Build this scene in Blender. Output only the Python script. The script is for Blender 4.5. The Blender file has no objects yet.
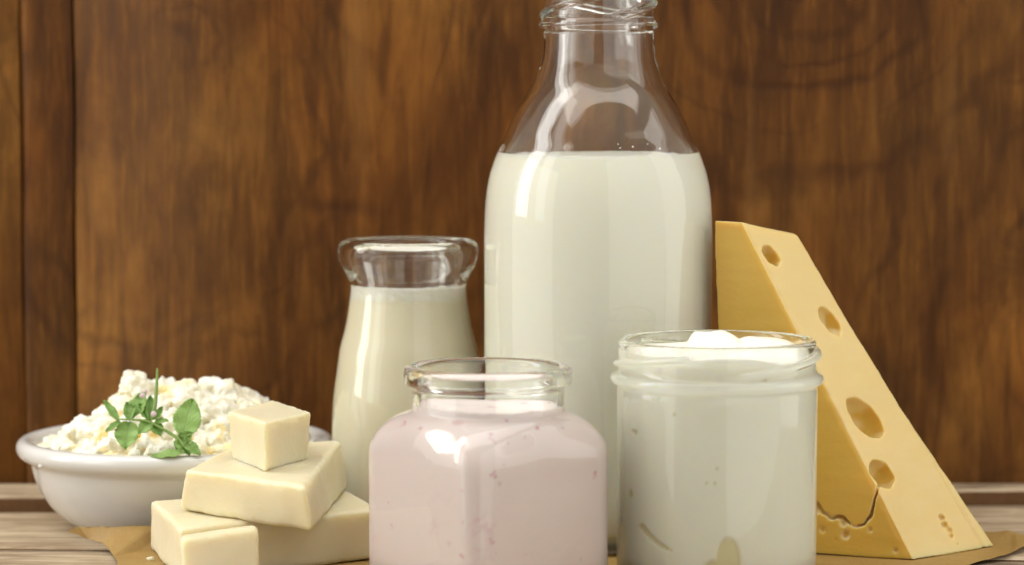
import bpy, bmesh, math, random
from mathutils import Vector, noise, Matrix
random.seed(7)
R = math.radians
PI = math.pi
scene = bpy.context.scene
col = scene.collection

# ------------------------------------------------------------------ camera, light, exposure
cam = bpy.data.cameras.new('camera')
camo = bpy.data.objects.new('camera', cam); col.objects.link(camo)
camo.location = (0, 0, 0.193)
camo.rotation_euler = (R(90) - math.atan(217.5 / 2850.0), 0, 0)
cam.sensor_width = 36; cam.lens = 2850.0 / 1024 * 36
cam.clip_start = 0.02; cam.clip_end = 50
cam.dof.use_dof = True; cam.dof.focus_distance = 1.095; cam.dof.aperture_fstop = 8.0
scene.camera = camo

w = bpy.data.worlds.new('World'); scene.world = w; w.use_nodes = True
bg = w.node_tree.nodes['Background']
bg.inputs[0].default_value = (1.0, 0.965, 0.91, 1); bg.inputs[1].default_value = 0.24


def area(name, loc, target, sx, sy, power, color):
    l = bpy.data.lights.new(name, 'AREA'); l.shape = 'RECTANGLE'; l.size = sx; l.size_y = sy
    l.energy = power; l.color = color
    o = bpy.data.objects.new(name, l); col.objects.link(o); o.location = loc
    o.rotation_euler = (Vector(target) - Vector(loc)).to_track_quat('-Z', 'Y').to_euler()
    return o


# two panes of one tall window at the left, a broad soft light from the right front, a soft one from above
area('window_light', (-0.99, 1.05, 0.80), (0.0, 1.12, 0.30), 0.34, 1.45, 9.0, (1, 0.985, 0.945))
area('window_light', (-0.90, 0.64, 0.80), (0.0, 1.12, 0.30), 0.26, 1.45, 2.2, (1, 0.985, 0.945))
area('window_glow', (-0.98, 0.80, 0.22), (0.0, 1.12, 0.12), 1.00, 0.95, 3.6, (1, 0.98, 0.93))
area('room_light', (0.66, 0.36, 0.26), (0.04, 1.20, 0.20), 1.15, 1.50, 5.6, (1, 0.975, 0.91))
area('room_light', (1.22, 0.98, 0.40), (0.05, 1.12, 0.20), 0.62, 1.30, 4.2, (1, 0.975, 0.91))
area('ceiling_light', (0.05, 0.90, 1.50), (0.03, 1.00, 0.0), 2.2, 0.9, 14.5, (1, 0.975, 0.93))

scene.view_settings.view_transform = 'Standard'
scene.view_settings.look = 'None'
scene.view_settings.exposure = 0.17
scene.view_settings.gamma = 1.0
cy = scene.cycles
cy.use_denoising = True
cy.max_bounces = 40; cy.transmission_bounces = 32; cy.glossy_bounces = 16; cy.diffuse_bounces = 14
cy.sample_clamp_indirect = 30.0
cy.caustics_reflective = True; cy.caustics_refractive = True; cy.blur_glossy = 0.3


# ------------------------------------------------------------------ helpers
def tag(o, label=None, cat=None, group=None, kind=None):
    if label: o['label'] = label
    if cat: o['category'] = cat
    if group: o['group'] = group
    if kind: o['kind'] = kind
    return o


def empty(name, loc=(0, 0, 0)):
    o = bpy.data.objects.new(name, None); col.objects.link(o); o.location = loc
    o.empty_display_size = 0.01
    return o


def obj(name, me, mat=None, parent=None, loc=None, smooth=True):
    o = bpy.data.objects.new(name, me); col.objects.link(o)
    if mat: me.materials.append(mat)
    if smooth: me.polygons.foreach_set('use_smooth', [True] * len(me.polygons))
    if parent: o.parent = parent
    if loc: o.location = loc
    return o


def bm_mesh(bm, name='mesh', recalc=True):
    if recalc: bmesh.ops.recalc_face_normals(bm, faces=bm.faces)
    me = bpy.data.meshes.new(name); bm.to_mesh(me); bm.free(); return me


def resample(pts, step):
    """Catmull-Rom through the control points, points about step apart. A point (r, z, 'c') is a corner."""
    out = []
    n = len(pts)
    for i in range(n - 1):
        p1, p2 = pts[i], pts[i + 1]
        p0 = pts[i - 1] if i > 0 and len(p1) == 2 else p1
        p3 = pts[i + 2] if i + 2 < n and len(p2) == 2 else p2
        d = math.hypot(p2[0] - p1[0], p2[1] - p1[1])
        k = max(1, int(round(d / step)))
        for j in range(k):
            t = j / k; t2 = t * t; t3 = t2 * t
            q = [0.5 * (2 * p1[a] + (p2[a] - p0[a]) * t + (2 * p0[a] - 5 * p1[a] + 4 * p2[a] - p3[a]) * t2 +
                        (3 * p1[a] - p0[a] - 3 * p2[a] + p3[a]) * t3) for a in (0, 1)]
            out.append((max(q[0], 0), q[1]))
    out.append((pts[-1][0], pts[-1][1]))
    return out


def revolve(prof, nseg=128, rf=None, zf=None):
    """theta = 0 faces the camera (-Y), 90 degrees is +X"""
    bm = bmesh.new(); rings = []
    for r, z in prof:
        if r < 1e-6:
            rings.append([bm.verts.new((0, 0, zf(0, 0, z) if zf else z))])
        else:
            ring = []
            for k in range(nseg):
                th = 2 * PI * k / nseg
                rr = rf(th, r, z) if rf else r
                zz = zf(th, r, z) if zf else z
                ring.append(bm.verts.new((rr * math.sin(th), -rr * math.cos(th), zz)))
            rings.append(ring)
    for a, b in zip(rings, rings[1:]):
        if len(a) == 1 and len(b) == 1: continue
        for k in range(nseg):
            k2 = (k + 1) % nseg
            if len(a) == 1: bm.faces.new((a[0], b[k], b[k2]))
            elif len(b) == 1: bm.faces.new((a[k], b[0], a[k2]))
            else: bm.faces.new((a[k], b[k], b[k2], a[k2]))
    return bm_mesh(bm)


def interp(tab, z):
    if z <= tab[0][1]: return tab[0][0]
    for (r0, z0), (r1, z1) in zip(tab, tab[1:]):
        if z <= z1: return r0 + (r1 - r0) * (z - z0) / max(z1 - z0, 1e-9)
    return tab[-1][0]


def fb(p, s, oct=3):
    return noise.fractal(Vector(p) * s, 1.0, 2.0, oct)


def evaluated(o):
    dg = bpy.context.evaluated_depsgraph_get(); dg.update()
    return bpy.data.meshes.new_from_object(o.evaluated_get(dg))


def apply_mods(o):
    me = evaluated(o); mats = list(o.data.materials)
    old = o.data; o.modifiers.clear(); o.data = me
    me.materials.clear()
    for m in mats: me.materials.append(m)
    bpy.data.meshes.remove(old)
    return o


def remesh(o, voxel):
    m = o.modifiers.new('r', 'REMESH'); m.mode = 'VOXEL'; m.voxel_size = voxel; m.use_smooth_shade = True
    apply_mods(o)
    o.data.polygons.foreach_set('use_smooth', [True] * len(o.data.polygons))


def displace(me, fn):
    me.update()
    ns = [v.normal.copy() for v in me.vertices]
    for v, n in zip(me.vertices, ns): v.co = v.co + n * fn(v.co, n)
    me.update()


def smooth_mesh(o, it, fac=0.5):
    m = o.modifiers.new('s', 'SMOOTH'); m.iterations = it; m.factor = fac
    apply_mods(o)
    o.data.polygons.foreach_set('use_smooth', [True] * len(o.data.polygons))


def hexa(c):
    """8 corners: bottom 0-3 (counterclockwise), top 4-7"""
    bm = bmesh.new(); v = [bm.verts.new(p) for p in c]
    for f in ((3, 2, 1, 0), (4, 5, 6, 7), (0, 1, 5, 4), (1, 2, 6, 5), (2, 3, 7, 6), (3, 0, 4, 7)):
        bm.faces.new([v[i] for i in f])
    return bm


# ------------------------------------------------------------------ materials
class NT:
    def __init__(self, name):
        self.m = bpy.data.materials.new(name); self.m.use_nodes = True
        self.t = self.m.node_tree; self.b = self.t.nodes['Principled BSDF']; self.out = self.t.nodes['Material Output']
        self.tc = self.t.nodes.new('ShaderNodeTexCoord')

    def n(self, typ, **kw):
        nd = self.t.nodes.new('ShaderNode' + typ)
        for k, v in kw.items():
            if hasattr(nd, k): setattr(nd, k, v)
        return nd

    def l(self, a, b): self.t.links.new(a, b)

    def mapping(self, scale=(1, 1, 1), loc=(0, 0, 0), src=None, rot=(0, 0, 0)):
        m = self.n('Mapping'); m.inputs['Scale'].default_value = scale; m.inputs['Location'].default_value = loc
        m.inputs['Rotation'].default_value = rot
        self.l(src or self.tc.outputs['Object'], m.inputs['Vector']); return m.outputs[0]

    def noise(self, vec, scale, detail=4, rough=0.55, dist=0.0):
        x = self.n('TexNoise'); x.inputs['Scale'].default_value = scale; x.inputs['Detail'].default_value = detail
        x.inputs['Roughness'].default_value = rough; x.inputs['Distortion'].default_value = dist
        self.l(vec, x.inputs['Vector']); return x.outputs['Fac']

    def math(self, op, a, b=None, c=None, clamp=False):
        x = self.n('Math', operation=op); x.use_clamp = clamp
        for i, v in enumerate((a, b, c)):
            if v is None: continue
            if isinstance(v, (int, float)): x.inputs[i].default_value = v
            else: self.l(v, x.inputs[i])
        return x.outputs[0]

    def rng(self, v, a, b, c=0.0, d=1.0, smooth=False):
        x = self.n('MapRange'); x.clamp = True
        if smooth: x.interpolation_type = 'SMOOTHSTEP'
        self.l(v, x.inputs[0])
        for i, q in enumerate((a, b, c, d)): x.inputs[i + 1].default_value = q
        return x.outputs[0]

    def mix(self, f, a, b, blend='MIX'):
        x = self.n('Mix', data_type='RGBA', blend_type=blend)
        if isinstance(f, (int, float)): x.inputs[0].default_value = f
        else: self.l(f, x.inputs[0])
        for i, v in ((6, a), (7, b)):
            if isinstance(v, tuple): x.inputs[i].default_value = (*v, 1)
            else: self.l(v, x.inputs[i])
        return x.outputs[2]

    def ramp(self, f, stops):
        x = self.n('ValToRGB'); e = x.color_ramp.elements
        while len(e) < len(stops): e.new(0.5)
        for q, (p, c) in zip(e, stops): q.position = p; q.color = (*c, 1)
        self.l(f, x.inputs[0]); return x.outputs[0]

    def bump(self, h, strength, dist):
        x = self.n('Bump'); x.inputs['Strength'].default_value = strength; x.inputs['Distance'].default_value = dist
        self.l(h, x.inputs['Height']); self.l(x.outputs[0], self.b.inputs['Normal'])

    def set(self, **kw):
        for k, v in kw.items():
            i = self.b.inputs[k]
            if hasattr(v, 'is_linked') or not isinstance(v, (int, float, tuple)): self.l(v, i)
            else: i.default_value = (*v, 1) if (isinstance(v, tuple) and len(i.default_value) == 4) else v
        return self


def sss(n, weight, radius, scale):
    n.b.inputs['Subsurface Weight'].default_value = weight
    n.b.inputs['Subsurface Radius'].default_value = radius
    n.b.inputs['Subsurface Scale'].default_value = scale


def glass_mat(name, color, rough=0.0):
    n = NT(name); t = n.t
    g = n.n('BsdfGlass'); g.inputs['Color'].default_value = (*color, 1); g.inputs['IOR'].default_value = 1.5
    g.inputs['Roughness'].default_value = rough
    h = n.noise(n.mapping((1, 1, 0.35)), 55, 2, 0.5)
    bp = n.n('Bump'); bp.inputs['Strength'].default_value = 0.12; bp.inputs['Distance'].default_value = 0.002
    n.l(h, bp.inputs['Height']); n.l(bp.outputs[0], g.inputs['Normal'])
    n.l(g.outputs[0], n.out.inputs['Surface'])
    t.nodes.remove(n.b)
    return n.m


M = {}
M['glass'] = glass_mat('clear_glass', (0.992, 0.996, 0.990))
M['glass_green'] = glass_mat('greenish_glass', (0.985, 0.992, 0.980))


def milk_mat(name, c, c2, rough=0.35, bumpy=0.0):
    n = NT(name)
    f = n.noise(n.mapping((1, 1, 0.4)), 30, 3)
    n.set(**{'Base Color': n.mix(n.rng(f, 0.3, 0.7), c, c2), 'Roughness': rough})
    sss(n, 0.6, (1, 0.8, 0.5), 0.004)
    if name == 'sour_cream':       # whey pooled in the pockets against the glass
        an = n.n('Attribute', attribute_name='whey')
        n.set(**{'Base Color': n.mix(n.math('MULTIPLY', an.outputs['Fac'], 0.85), n.mix(n.rng(f, 0.3, 0.7), c, c2), (0.80, 0.72, 0.42))})
    if bumpy: n.bump(n.noise(n.mapping(), 300, 4), bumpy, 0.001)
    return n.m


M['milk'] = milk_mat('milk', (0.967, 0.938, 0.815), (0.962, 0.928, 0.795))
M['cream_milk'] = milk_mat('cream_milk', (0.945, 0.875, 0.695), (0.935, 0.86, 0.665))
M['sour_cream'] = milk_mat('sour_cream', (0.968, 0.947, 0.82), (0.958, 0.932, 0.795), 0.3)
M['sour_cream_top'] = milk_mat('sour_cream_top', (0.93, 0.92, 0.86), (0.92, 0.91, 0.84), 0.25)


def foam_mat():
    n = NT('milk_foam')
    v = n.n('TexVoronoi'); v.inputs['Scale'].default_value = 330; n.l(n.tc.outputs['Object'], v.inputs['Vector'])
    v2 = n.n('TexVoronoi'); v2.inputs['Scale'].default_value = 900; n.l(n.tc.outputs['Object'], v2.inputs['Vector'])
    big = n.rng(v.outputs['Distance'], 0.1, 0.55); small = n.rng(v2.outputs['Distance'], 0.1, 0.6)
    h = n.math('ADD', big, n.math('MULTIPLY', small, 0.4))
    sx = n.n('SeparateXYZ'); n.l(n.tc.outputs['Object'], sx.inputs[0])
    zz = n.math('ADD', sx.outputs[2], n.math('MULTIPLY', n.noise(n.mapping(), 130, 4, 0.6), 0.006))
    fo = n.mix(n.rng(h, 0.2, 1.1), (0.98, 0.965, 0.91), (0.955, 0.92, 0.82))
    n.set(**{'Base Color': n.mix(n.rng(zz, 0.0975, 0.1005, 0, 1, True), (0.94, 0.868, 0.68), fo), 'Roughness': 0.3})
    sss(n, 0.5, (1, 0.85, 0.6), 0.003)
    n.bump(n.math('MULTIPLY', h, n.rng(zz, 0.0975, 0.1005)), 0.35, 0.0007)
    return n.m


M['foam'] = foam_mat()


def pink_mat():
    n = NT('berry_yogurt')
    o = n.mapping()
    base = n.mix(n.rng(n.noise(o, 22, 3), 0.3, 0.7), (0.915, 0.81, 0.77), (0.90, 0.78, 0.745))
    # berry shreds: a few sparse specks of two sizes, edges eaten away by noise
    def specks(scale, thr, size, seed):
        wv = n.n('VectorMath', operation='ADD')
        nz = n.n('TexNoise'); nz.inputs['Scale'].default_value = 420; nz.inputs['Detail'].default_value = 2
        n.l(o, nz.inputs['Vector'])
        sc = n.n('VectorMath', operation='SCALE'); sc.inputs['Scale'].default_value = 0.006
        n.l(nz.outputs['Color'], sc.inputs[0])
        n.l(n.mapping((1, 1, 0.75), (seed, seed * 2, seed)), wv.inputs[0]); n.l(sc.outputs[0], wv.inputs[1])
        v = n.n('TexVoronoi'); v.inputs['Scale'].default_value = scale; n.l(wv.outputs[0], v.inputs['Vector'])
        sep = n.n('SeparateColor'); n.l(v.outputs['Color'], sep.inputs[0])
        pick = n.math('GREATER_THAN', sep.outputs[0], thr)
        return n.math('MULTIPLY', pick, n.rng(v.outputs['Distance'], size * 0.35, size, 1, 0)), sep.outputs[1]
    s1, k1 = specks(85, 0.72, 0.22, 0.3)
    s2, k2 = specks(190, 0.78, 0.24, 1.7)
    cc = n.mix(k1, (0.66, 0.36, 0.44), (0.78, 0.56, 0.55))
    c = n.mix(n.math('MULTIPLY', s1, 0.8), base, cc)
    s3, k3 = specks(48, 0.70, 0.30, 4.1)
    c = n.mix(n.math('MULTIPLY', n.math('MULTIPLY', s3, n.rng(n.noise(o, 260, 3, 0.6), 0.45, 0.6)), 0.45), c, (0.76, 0.46, 0.52))
    c = n.mix(n.math('MULTIPLY', s2, 0.85), c, (0.70, 0.36, 0.42))
    n.set(**{'Base Color': c, 'Roughness': 0.3})
    sss(n, 0.35, (1, 0.6, 0.5), 0.003)
    return n.m


M['pink'] = pink_mat()


def butter_mat():
    n = NT('butter')
    o = n.mapping()
    f = n.noise(o, 26, 4, 0.6)
    c = n.mix(n.rng(f, 0.3, 0.7), (0.755, 0.685, 0.48), (0.73, 0.65, 0.43))
    f2 = n.noise(n.mapping((1, 1, 0.3)), 60, 3)
    c = n.mix(n.rng(f2, 0.52, 0.75, 0, 0.5), c, (0.79, 0.73, 0.54))
    n.set(**{'Base Color': c, 'Roughness': n.rng(f, 0.3, 0.7, 0.33, 0.52)})
    sss(n, 0.85, (1, 0.78, 0.45), 0.009)
    h = n.math('ADD', n.noise(o, 420, 5, 0.65), n.math('MULTIPLY', n.noise(o, 90, 3), 1.0))
    drag = n.noise(n.mapping((1, 1, 0.08), rot=(0.5, 0.2, 0.3)), 260, 3, 0.5)
    h = n.math('ADD', h, n.math('MULTIPLY', drag, 0.9))
    n.bump(h, 0.30, 0.0006)
    return n.m


M['butter'] = butter_mat()


def cheese_mat():
    n = NT('cheese')
    o = n.mapping()
    f = n.noise(o, 18, 3)
    c = n.mix(n.rng(f, 0.3, 0.7), (0.70, 0.54, 0.235), (0.675, 0.50, 0.195))
    # faint cut ridges across the slice
    wv = n.noise(n.mapping((0.3, 0.3, 1.0), rot=(R(12), R(14), 0)), 150, 3, 0.5)
    c = n.mix(n.rng(wv, 0.45, 0.8, 0, 0.35), c, (0.73, 0.585, 0.30))
    an = n.n('Attribute', attribute_name='side')     # left face: shade from bottle and jar painted in as darker, deeper yellow
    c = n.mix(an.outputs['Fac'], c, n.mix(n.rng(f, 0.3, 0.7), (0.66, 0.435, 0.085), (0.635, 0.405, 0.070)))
    n.set(**{'Base Color': c, 'Roughness': 0.42})
    sss(n, 0.7, (1, 0.55, 0.18), 0.006)
    h = n.math('ADD', n.math('MULTIPLY', wv, 1.0), n.math('MULTIPLY', n.noise(o, 500, 3, 0.5), 0.2))
    n.bump(h, 0.32, 0.0008)
    return n.m


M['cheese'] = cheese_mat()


def curd_mat():
    n = NT('curd')
    o = n.mapping()
    c = n.mix(n.rng(n.noise(o, 60, 3), 0.35, 0.7), (0.87, 0.855, 0.77), (0.87, 0.825, 0.64))
    c = n.mix(n.rng(n.noise(n.mapping(loc=(0.3, 0, 0)), 85, 2), 0.55, 0.68, 0, 0.8), c, (0.93, 0.76, 0.34))
    n.set(**{'Base Color': c, 'Roughness': 0.4})
    sss(n, 0.5, (1, 0.85, 0.5), 0.0025)
    n.bump(n.noise(o, 900, 4, 0.6), 0.5, 0.0005)
    return n.m


M['curd'] = curd_mat()


def porcelain():
    n = NT('porcelain')
    n.set(**{'Base Color': n.mix(n.rng(n.noise(n.mapping(), 12, 2), 0.3, 0.7), (0.70, 0.69, 0.66), (0.67, 0.66, 0.625)),
             'Roughness': 0.12, 'Coat Weight': 0.4, 'Coat Roughness': 0.05})
    n.bump(n.noise(n.mapping(), 90, 2), 0.05, 0.001)
    return n.m


M['porcelain'] = porcelain()


def paper_mat():
    n = NT('parchment')
    o = n.mapping()
    c = n.mix(n.rng(n.noise(o, 40, 4), 0.3, 0.7), (0.35, 0.218, 0.062), (0.30, 0.178, 0.047))
    fib = n.noise(n.mapping((1, 0.25, 1), rot=(0, 0, 0.5)), 900, 3)
    c = n.mix(n.rng(fib, 0.4, 0.8, 0, 0.4), c, (0.42, 0.275, 0.095))
    n.set(**{'Base Color': c, 'Roughness': 0.55})
    n.b.inputs['Transmission Weight'].default_value = 0.0
    n.bump(n.math('ADD', n.noise(o, 60, 3), n.math('MULTIPLY', n.noise(o, 500, 3), 0.2)), 0.5, 0.0012)
    return n.m


M['paper'] = paper_mat()


def leaf_mat():
    n = NT('herb_leaf')
    o = n.mapping(src=n.tc.outputs['Generated'])
    inf = n.n('ObjectInfo')
    uvn = n.n('UVMap')
    sp = n.n('SeparateXYZ'); n.l(uvn.outputs[0], sp.inputs[0])
    u = n.math('ABSOLUTE', sp.outputs[0]); v = sp.outputs[1]
    # side veins slant forward from the midrib
    ph = n.math('FRACT', n.math('MULTIPLY', n.math('SUBTRACT', v, n.math('MULTIPLY', u, 0.55)), 6.0))
    vein = n.rng(n.math('ABSOLUTE', n.math('SUBTRACT', ph, 0.5)), 0.0, 0.14, 1, 0, True)
    mid = n.rng(u, 0.0, 0.07, 1, 0, True)
    vv = n.math('MAXIMUM', mid, n.math('MULTIPLY', vein, 0.7))
    base = n.mix(inf.outputs['Random'], (0.16, 0.30, 0.055), (0.27, 0.42, 0.11))
    base = n.mix(n.rng(n.noise(n.mapping(), 500, 3), 0.35, 0.7, 0, 0.5), base, (0.22, 0.33, 0.10))
    c = n.mix(n.math('MULTIPLY', vv, 0.5), base, (0.30, 0.42, 0.15))
    n.set(**{'Base Color': c, 'Roughness': 0.5})
    n.b.inputs['Subsurface Weight'].default_value = 0.25
    n.b.inputs['Subsurface Radius'].default_value = (0.4, 1, 0.2)
    n.b.inputs['Subsurface Scale'].default_value = 0.001
    n.bump(n.math('SUBTRACT', n.noise(n.mapping(), 700, 3), vv), 0.6, 0.0005)
    return n.m


M['leaf'] = leaf_mat()


def plain(name, c, rough=0.5, s=0.0):
    n = NT(name)
    n.set(**{'Base Color': n.mix(n.rng(n.noise(n.mapping(), 300, 3), 0.3, 0.7), c, tuple(x * 0.8 for x in c)), 'Roughness': rough})
    if s: sss(n, s, (1, 0.7, 0.5), 0.001)
    return n.m


M['table_edge'] = plain('shaded_plank_edge', (0.115, 0.055, 0.022), 0.9)  # brown board edge, with the shade of the step put into its colour
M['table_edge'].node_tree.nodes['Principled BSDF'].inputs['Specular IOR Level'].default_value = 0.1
M['stem'] = plain('herb_stem', (0.20, 0.32, 0.07))
M['petal'] = plain('pink_petal', (0.82, 0.64, 0.66), 0.5, 0.3)


def wall_wood(name, seed, light, knots=()):
    """dark varnished board: fine upright fibres, blotches and a few wandering cathedral lines"""
    n = NT(name)
    o = n.mapping((1, 1, 1), (seed, 0, seed * 0.7))
    warp = n.n('TexNoise'); warp.inputs['Scale'].default_value = 7; warp.inputs['Detail'].default_value = 3
    n.l(o, warp.inputs['Vector'])
    fib = n.noise(n.mapping((1, 1, 0.085), (seed, 0, 0)), 420, 6, 0.7, 0.2)
    fib2 = n.noise(n.mapping((1, 1, 0.13), (seed, 0, 0)), 70, 6, 0.68, 0.8)
    blot = n.noise(n.mapping((1, 1, 0.55), (seed, 0, 0)), 14, 4, 0.6, 0.4)
    # contour lines of a slow field
    fld = n.noise(n.mapping((1, 1, 0.42), (seed + 0.31, 0, 0.13)), 5.2, 3, 0.45, 0.6)
    fr = n.math('FRACT', n.math('MULTIPLY', fld, 11.0))
    line = n.rng(n.math('ABSOLUTE', n.math('SUBTRACT', fr, 0.5)), 0.0, 0.13, 1, 0, True)
    brk = n.rng(n.noise(o, 11, 2), 0.42, 0.60)
    line = n.math('MULTIPLY', line, brk)
    # growth rings round knots, as curved dark lines: (x, z, radii)
    sx = n.n('SeparateXYZ'); n.l(n.tc.outputs['Object'], sx.inputs[0])
    wx = n.noise(n.mapping(loc=(seed, 1, 0)), 16, 3, 0.5); wz = n.noise(n.mapping(loc=(seed, 5, 0)), 16, 3, 0.5)
    X = n.math('ADD', sx.outputs[0], n.math('MULTIPLY', n.math('SUBTRACT', wx, 0.5), 0.06))
    Z = n.math('ADD', sx.outputs[2], n.math('MULTIPLY', n.math('SUBTRACT', wz, 0.5), 0.06))
    for kx, kz, radii in knots:
        dx = n.math('SUBTRACT', X, kx); dz = n.math('SUBTRACT', Z, kz)
        dd = n.math('SQRT', n.math('ADD', n.math('MULTIPLY', dx, dx), n.math('MULTIPLY', dz, dz)))
        for rad, wd, st in radii:
            q = n.rng(n.math('ABSOLUTE', n.math('SUBTRACT', dd, rad)), 0.0, wd, st, 0, True)
            q = n.math('MULTIPLY', q, n.rng(n.noise(n.mapping(loc=(rad * 90, 0, 0)), 13, 2), 0.36, 0.5, 0.25, 1))
            line = n.math('MAXIMUM', line, q)
    k = light
    c = n.ramp(blot, [(0.32, (0.075 * k, 0.030 * k, 0.0055 * k)), (0.5, (0.17 * k, 0.071 * k, 0.0125 * k)), (0.68, (0.32 * k, 0.150 * k, 0.030 * k))])
    c = n.mix(n.rng(fib2, 0.40, 0.62, 0, 0.70), c, (0.065 * k, 0.025 * k, 0.005 * k))
    c = n.mix(n.rng(fib, 0.5, 0.8, 0, 0.55), c, (0.34 * k, 0.155 * k, 0.030 * k))
    c = n.mix(n.math('MULTIPLY', line, 0.48), c, (0.035 * k, 0.012 * k, 0.004 * k))
    stain = n.noise(n.mapping((1, 1, 0.9), (seed, 2, 0)), 26, 5, 0.7, 0.3)
    c = n.mix(n.rng(stain, 0.52, 0.72, 0, 0.55), c, (0.060 * k, 0.026 * k, 0.006 * k))
    pale = n.noise(n.mapping((1, 1, 0.05), (seed, 7, 0)), 34, 3, 0.5, 0.2)
    c = n.mix(n.rng(pale, 0.60, 0.74, 0, 0.55), c, (0.36 * k, 0.19 * k, 0.055 * k))
    hue = n.noise(n.mapping((1, 1, 0.6), (seed + 2, 3, 0)), 8, 3, 0.6)      # redder and yellower areas of old varnish
    c = n.mix(n.rng(hue, 0.36, 0.60, 0.15, 1.0), c, n.mix(1.0, c, (0.90, 0.73, 0.58), 'MULTIPLY'))
    n.set(**{'Base Color': c, 'Roughness': n.rng(fib, 0.3, 0.7, 0.5, 0.7), 'Specular IOR Level': 0.15})
    n.bump(n.math('SUBTRACT', fib, n.math('MULTIPLY', line, 0.6)), 0.4, 0.0008)
    return n.m


M['wall_a'] = wall_wood('varnished_board', 0.0, 0.90, (
    (0.128, 0.232, ((0.0015, 0.004, 0.9), (0.022, 0.0035, 0.7), (0.036, 0.004, 0.9), (0.052, 0.006, 1.0), (0.075, 0.003, 0.5), (0.098, 0.006, 0.8))),
    (-0.172, 0.150, ((0.084, 0.004, 0.7), (0.096, 0.003, 0.5), (0.118, 0.005, 0.6))),
    (-0.144, 0.204, ((0.0, 0.006, 1.0), (0.012, 0.003, 0.6))),
    (0.30, 0.07, ((0.060, 0.006, 0.6), (0.085, 0.004, 0.8), (0.11, 0.007, 0.7), (0.14, 0.004, 0.7)))))
M['wall_b'] = wall_wood('varnished_board_pale', 3.3, 1.15)
M['wall_c'] = wall_wood('varnished_board_dark', 5.1, 0.9)


def table_wood(name, seed, k=1.0):
    n = NT(name)
    o = n.mapping((0.07, 1, 1), (seed, seed, 0))
    fib = n.noise(o, 520, 6, 0.7, 0.3)
    mid = n.noise(n.mapping((0.12, 1, 1), (seed, seed, 0)), 130, 6, 0.68, 1.2)
    blot = n.noise(n.mapping((0.5, 1, 1), (seed, 0, 0)), 26, 4, 0.6)
    crack = n.rng(n.noise(n.mapping((0.045, 1, 1), (seed + 4, seed, 0)), 95, 3, 0.5, 0.4), 0.60, 0.68, 0, 1, True)
    c = n.ramp(blot, [(0.25, (0.27 * k, 0.185 * k, 0.108 * k)), (0.5, (0.48 * k, 0.37 * k, 0.24 * k)), (0.75, (0.66 * k, 0.54 * k, 0.38 * k))])
    c = n.mix(n.rng(mid, 0.40, 0.60, 0, 0.75), c, (0.23 * k, 0.155 * k, 0.088 * k))
    c = n.mix(n.rng(fib, 0.48, 0.66, 0, 0.7), c, (0.70 * k, 0.57 * k, 0.41 * k))
    c = n.mix(n.math('MULTIPLY', crack, 0.8), c, (0.07, 0.04, 0.022))
    n.set(**{'Base Color': c, 'Roughness': 0.75, 'Specular IOR Level': 0.25})
    n.bump(n.math('SUBTRACT', n.math('ADD', fib, n.math('MULTIPLY', mid, 0.6)), n.math('MULTIPLY', crack, 1.2)), 0.7, 0.0012)
    return n.m


M['table_a'] = table_wood('weathered_plank', 0.0)
M['table_b'] = table_wood('weathered_plank_grey', 2.7, 0.92)
M['table_c'] = table_wood('weathered_plank_rear', 5.9, 0.95)

# ------------------------------------------------------------------ the setting
wall = empty('wall', (0, 1.285, 0)); tag(wall, kind='structure')


def wall_plank(x0, x1, y0, mat, thick=0.02, wob=0.0012, seed=0):
    """upright board, front face at y0, edges a little uneven"""
    bm = bmesh.new(); nz, nx = 60, 6
    front = []
    for j in range(nz + 1):
        z = -0.05 + 0.65 * j / nz; row = []
        for i in range(nx + 1):
            t = i / nx
            e0 = x0 + wob * noise.noise(Vector((seed, z * 14, 0))); e1 = x1 + wob * noise.noise(Vector((seed + 5, z * 14, 0)))
            x = e0 + (e1 - e0) * t
            edge = 0.0012 if i in (0, nx) else 0
            row.append(bm.verts.new((x, y0 - 1.285 + edge + 0.0006 * noise.noise(Vector((x * 30, z * 9, seed))), z)))
        front.append(row)
    back = [[bm.verts.new((r[0].co.x, y0 - 1.285 + thick, r[0].co.z)), bm.verts.new((r[-1].co.x, y0 - 1.285 + thick, r[0].co.z))] for r in front]
    for j in range(nz):
        for i in range(nx): bm.faces.new((front[j][i], front[j][i + 1], front[j + 1][i + 1], front[j + 1][i]))
        bm.faces.new((front[j][0], front[j + 1][0], back[j + 1][0], back[j][0]))
        bm.faces.new((front[j][-1], back[j][1], back[j + 1][1], front[j + 1][-1]))
        bm.faces.new((back[j][0], back[j + 1][0], back[j + 1][1], back[j][1]))
    return obj('plank', bm_mesh(bm), mat, wall)


wall_plank(-0.420, -0.2217, 1.2838, M['wall_b'], seed=1)
wall_plank(-0.2214, -0.1978, 1.2848, M['wall_c'], seed=2)
wall_plank(-0.1968, 0.330, 1.2842, M['wall_a'], seed=3)
wall_plank(0.3312, 0.60, 1.2850, M['wall_c'], seed=4)

table = empty('table_top', (0, 1.1, 0)); tag(table, kind='structure')


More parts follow.
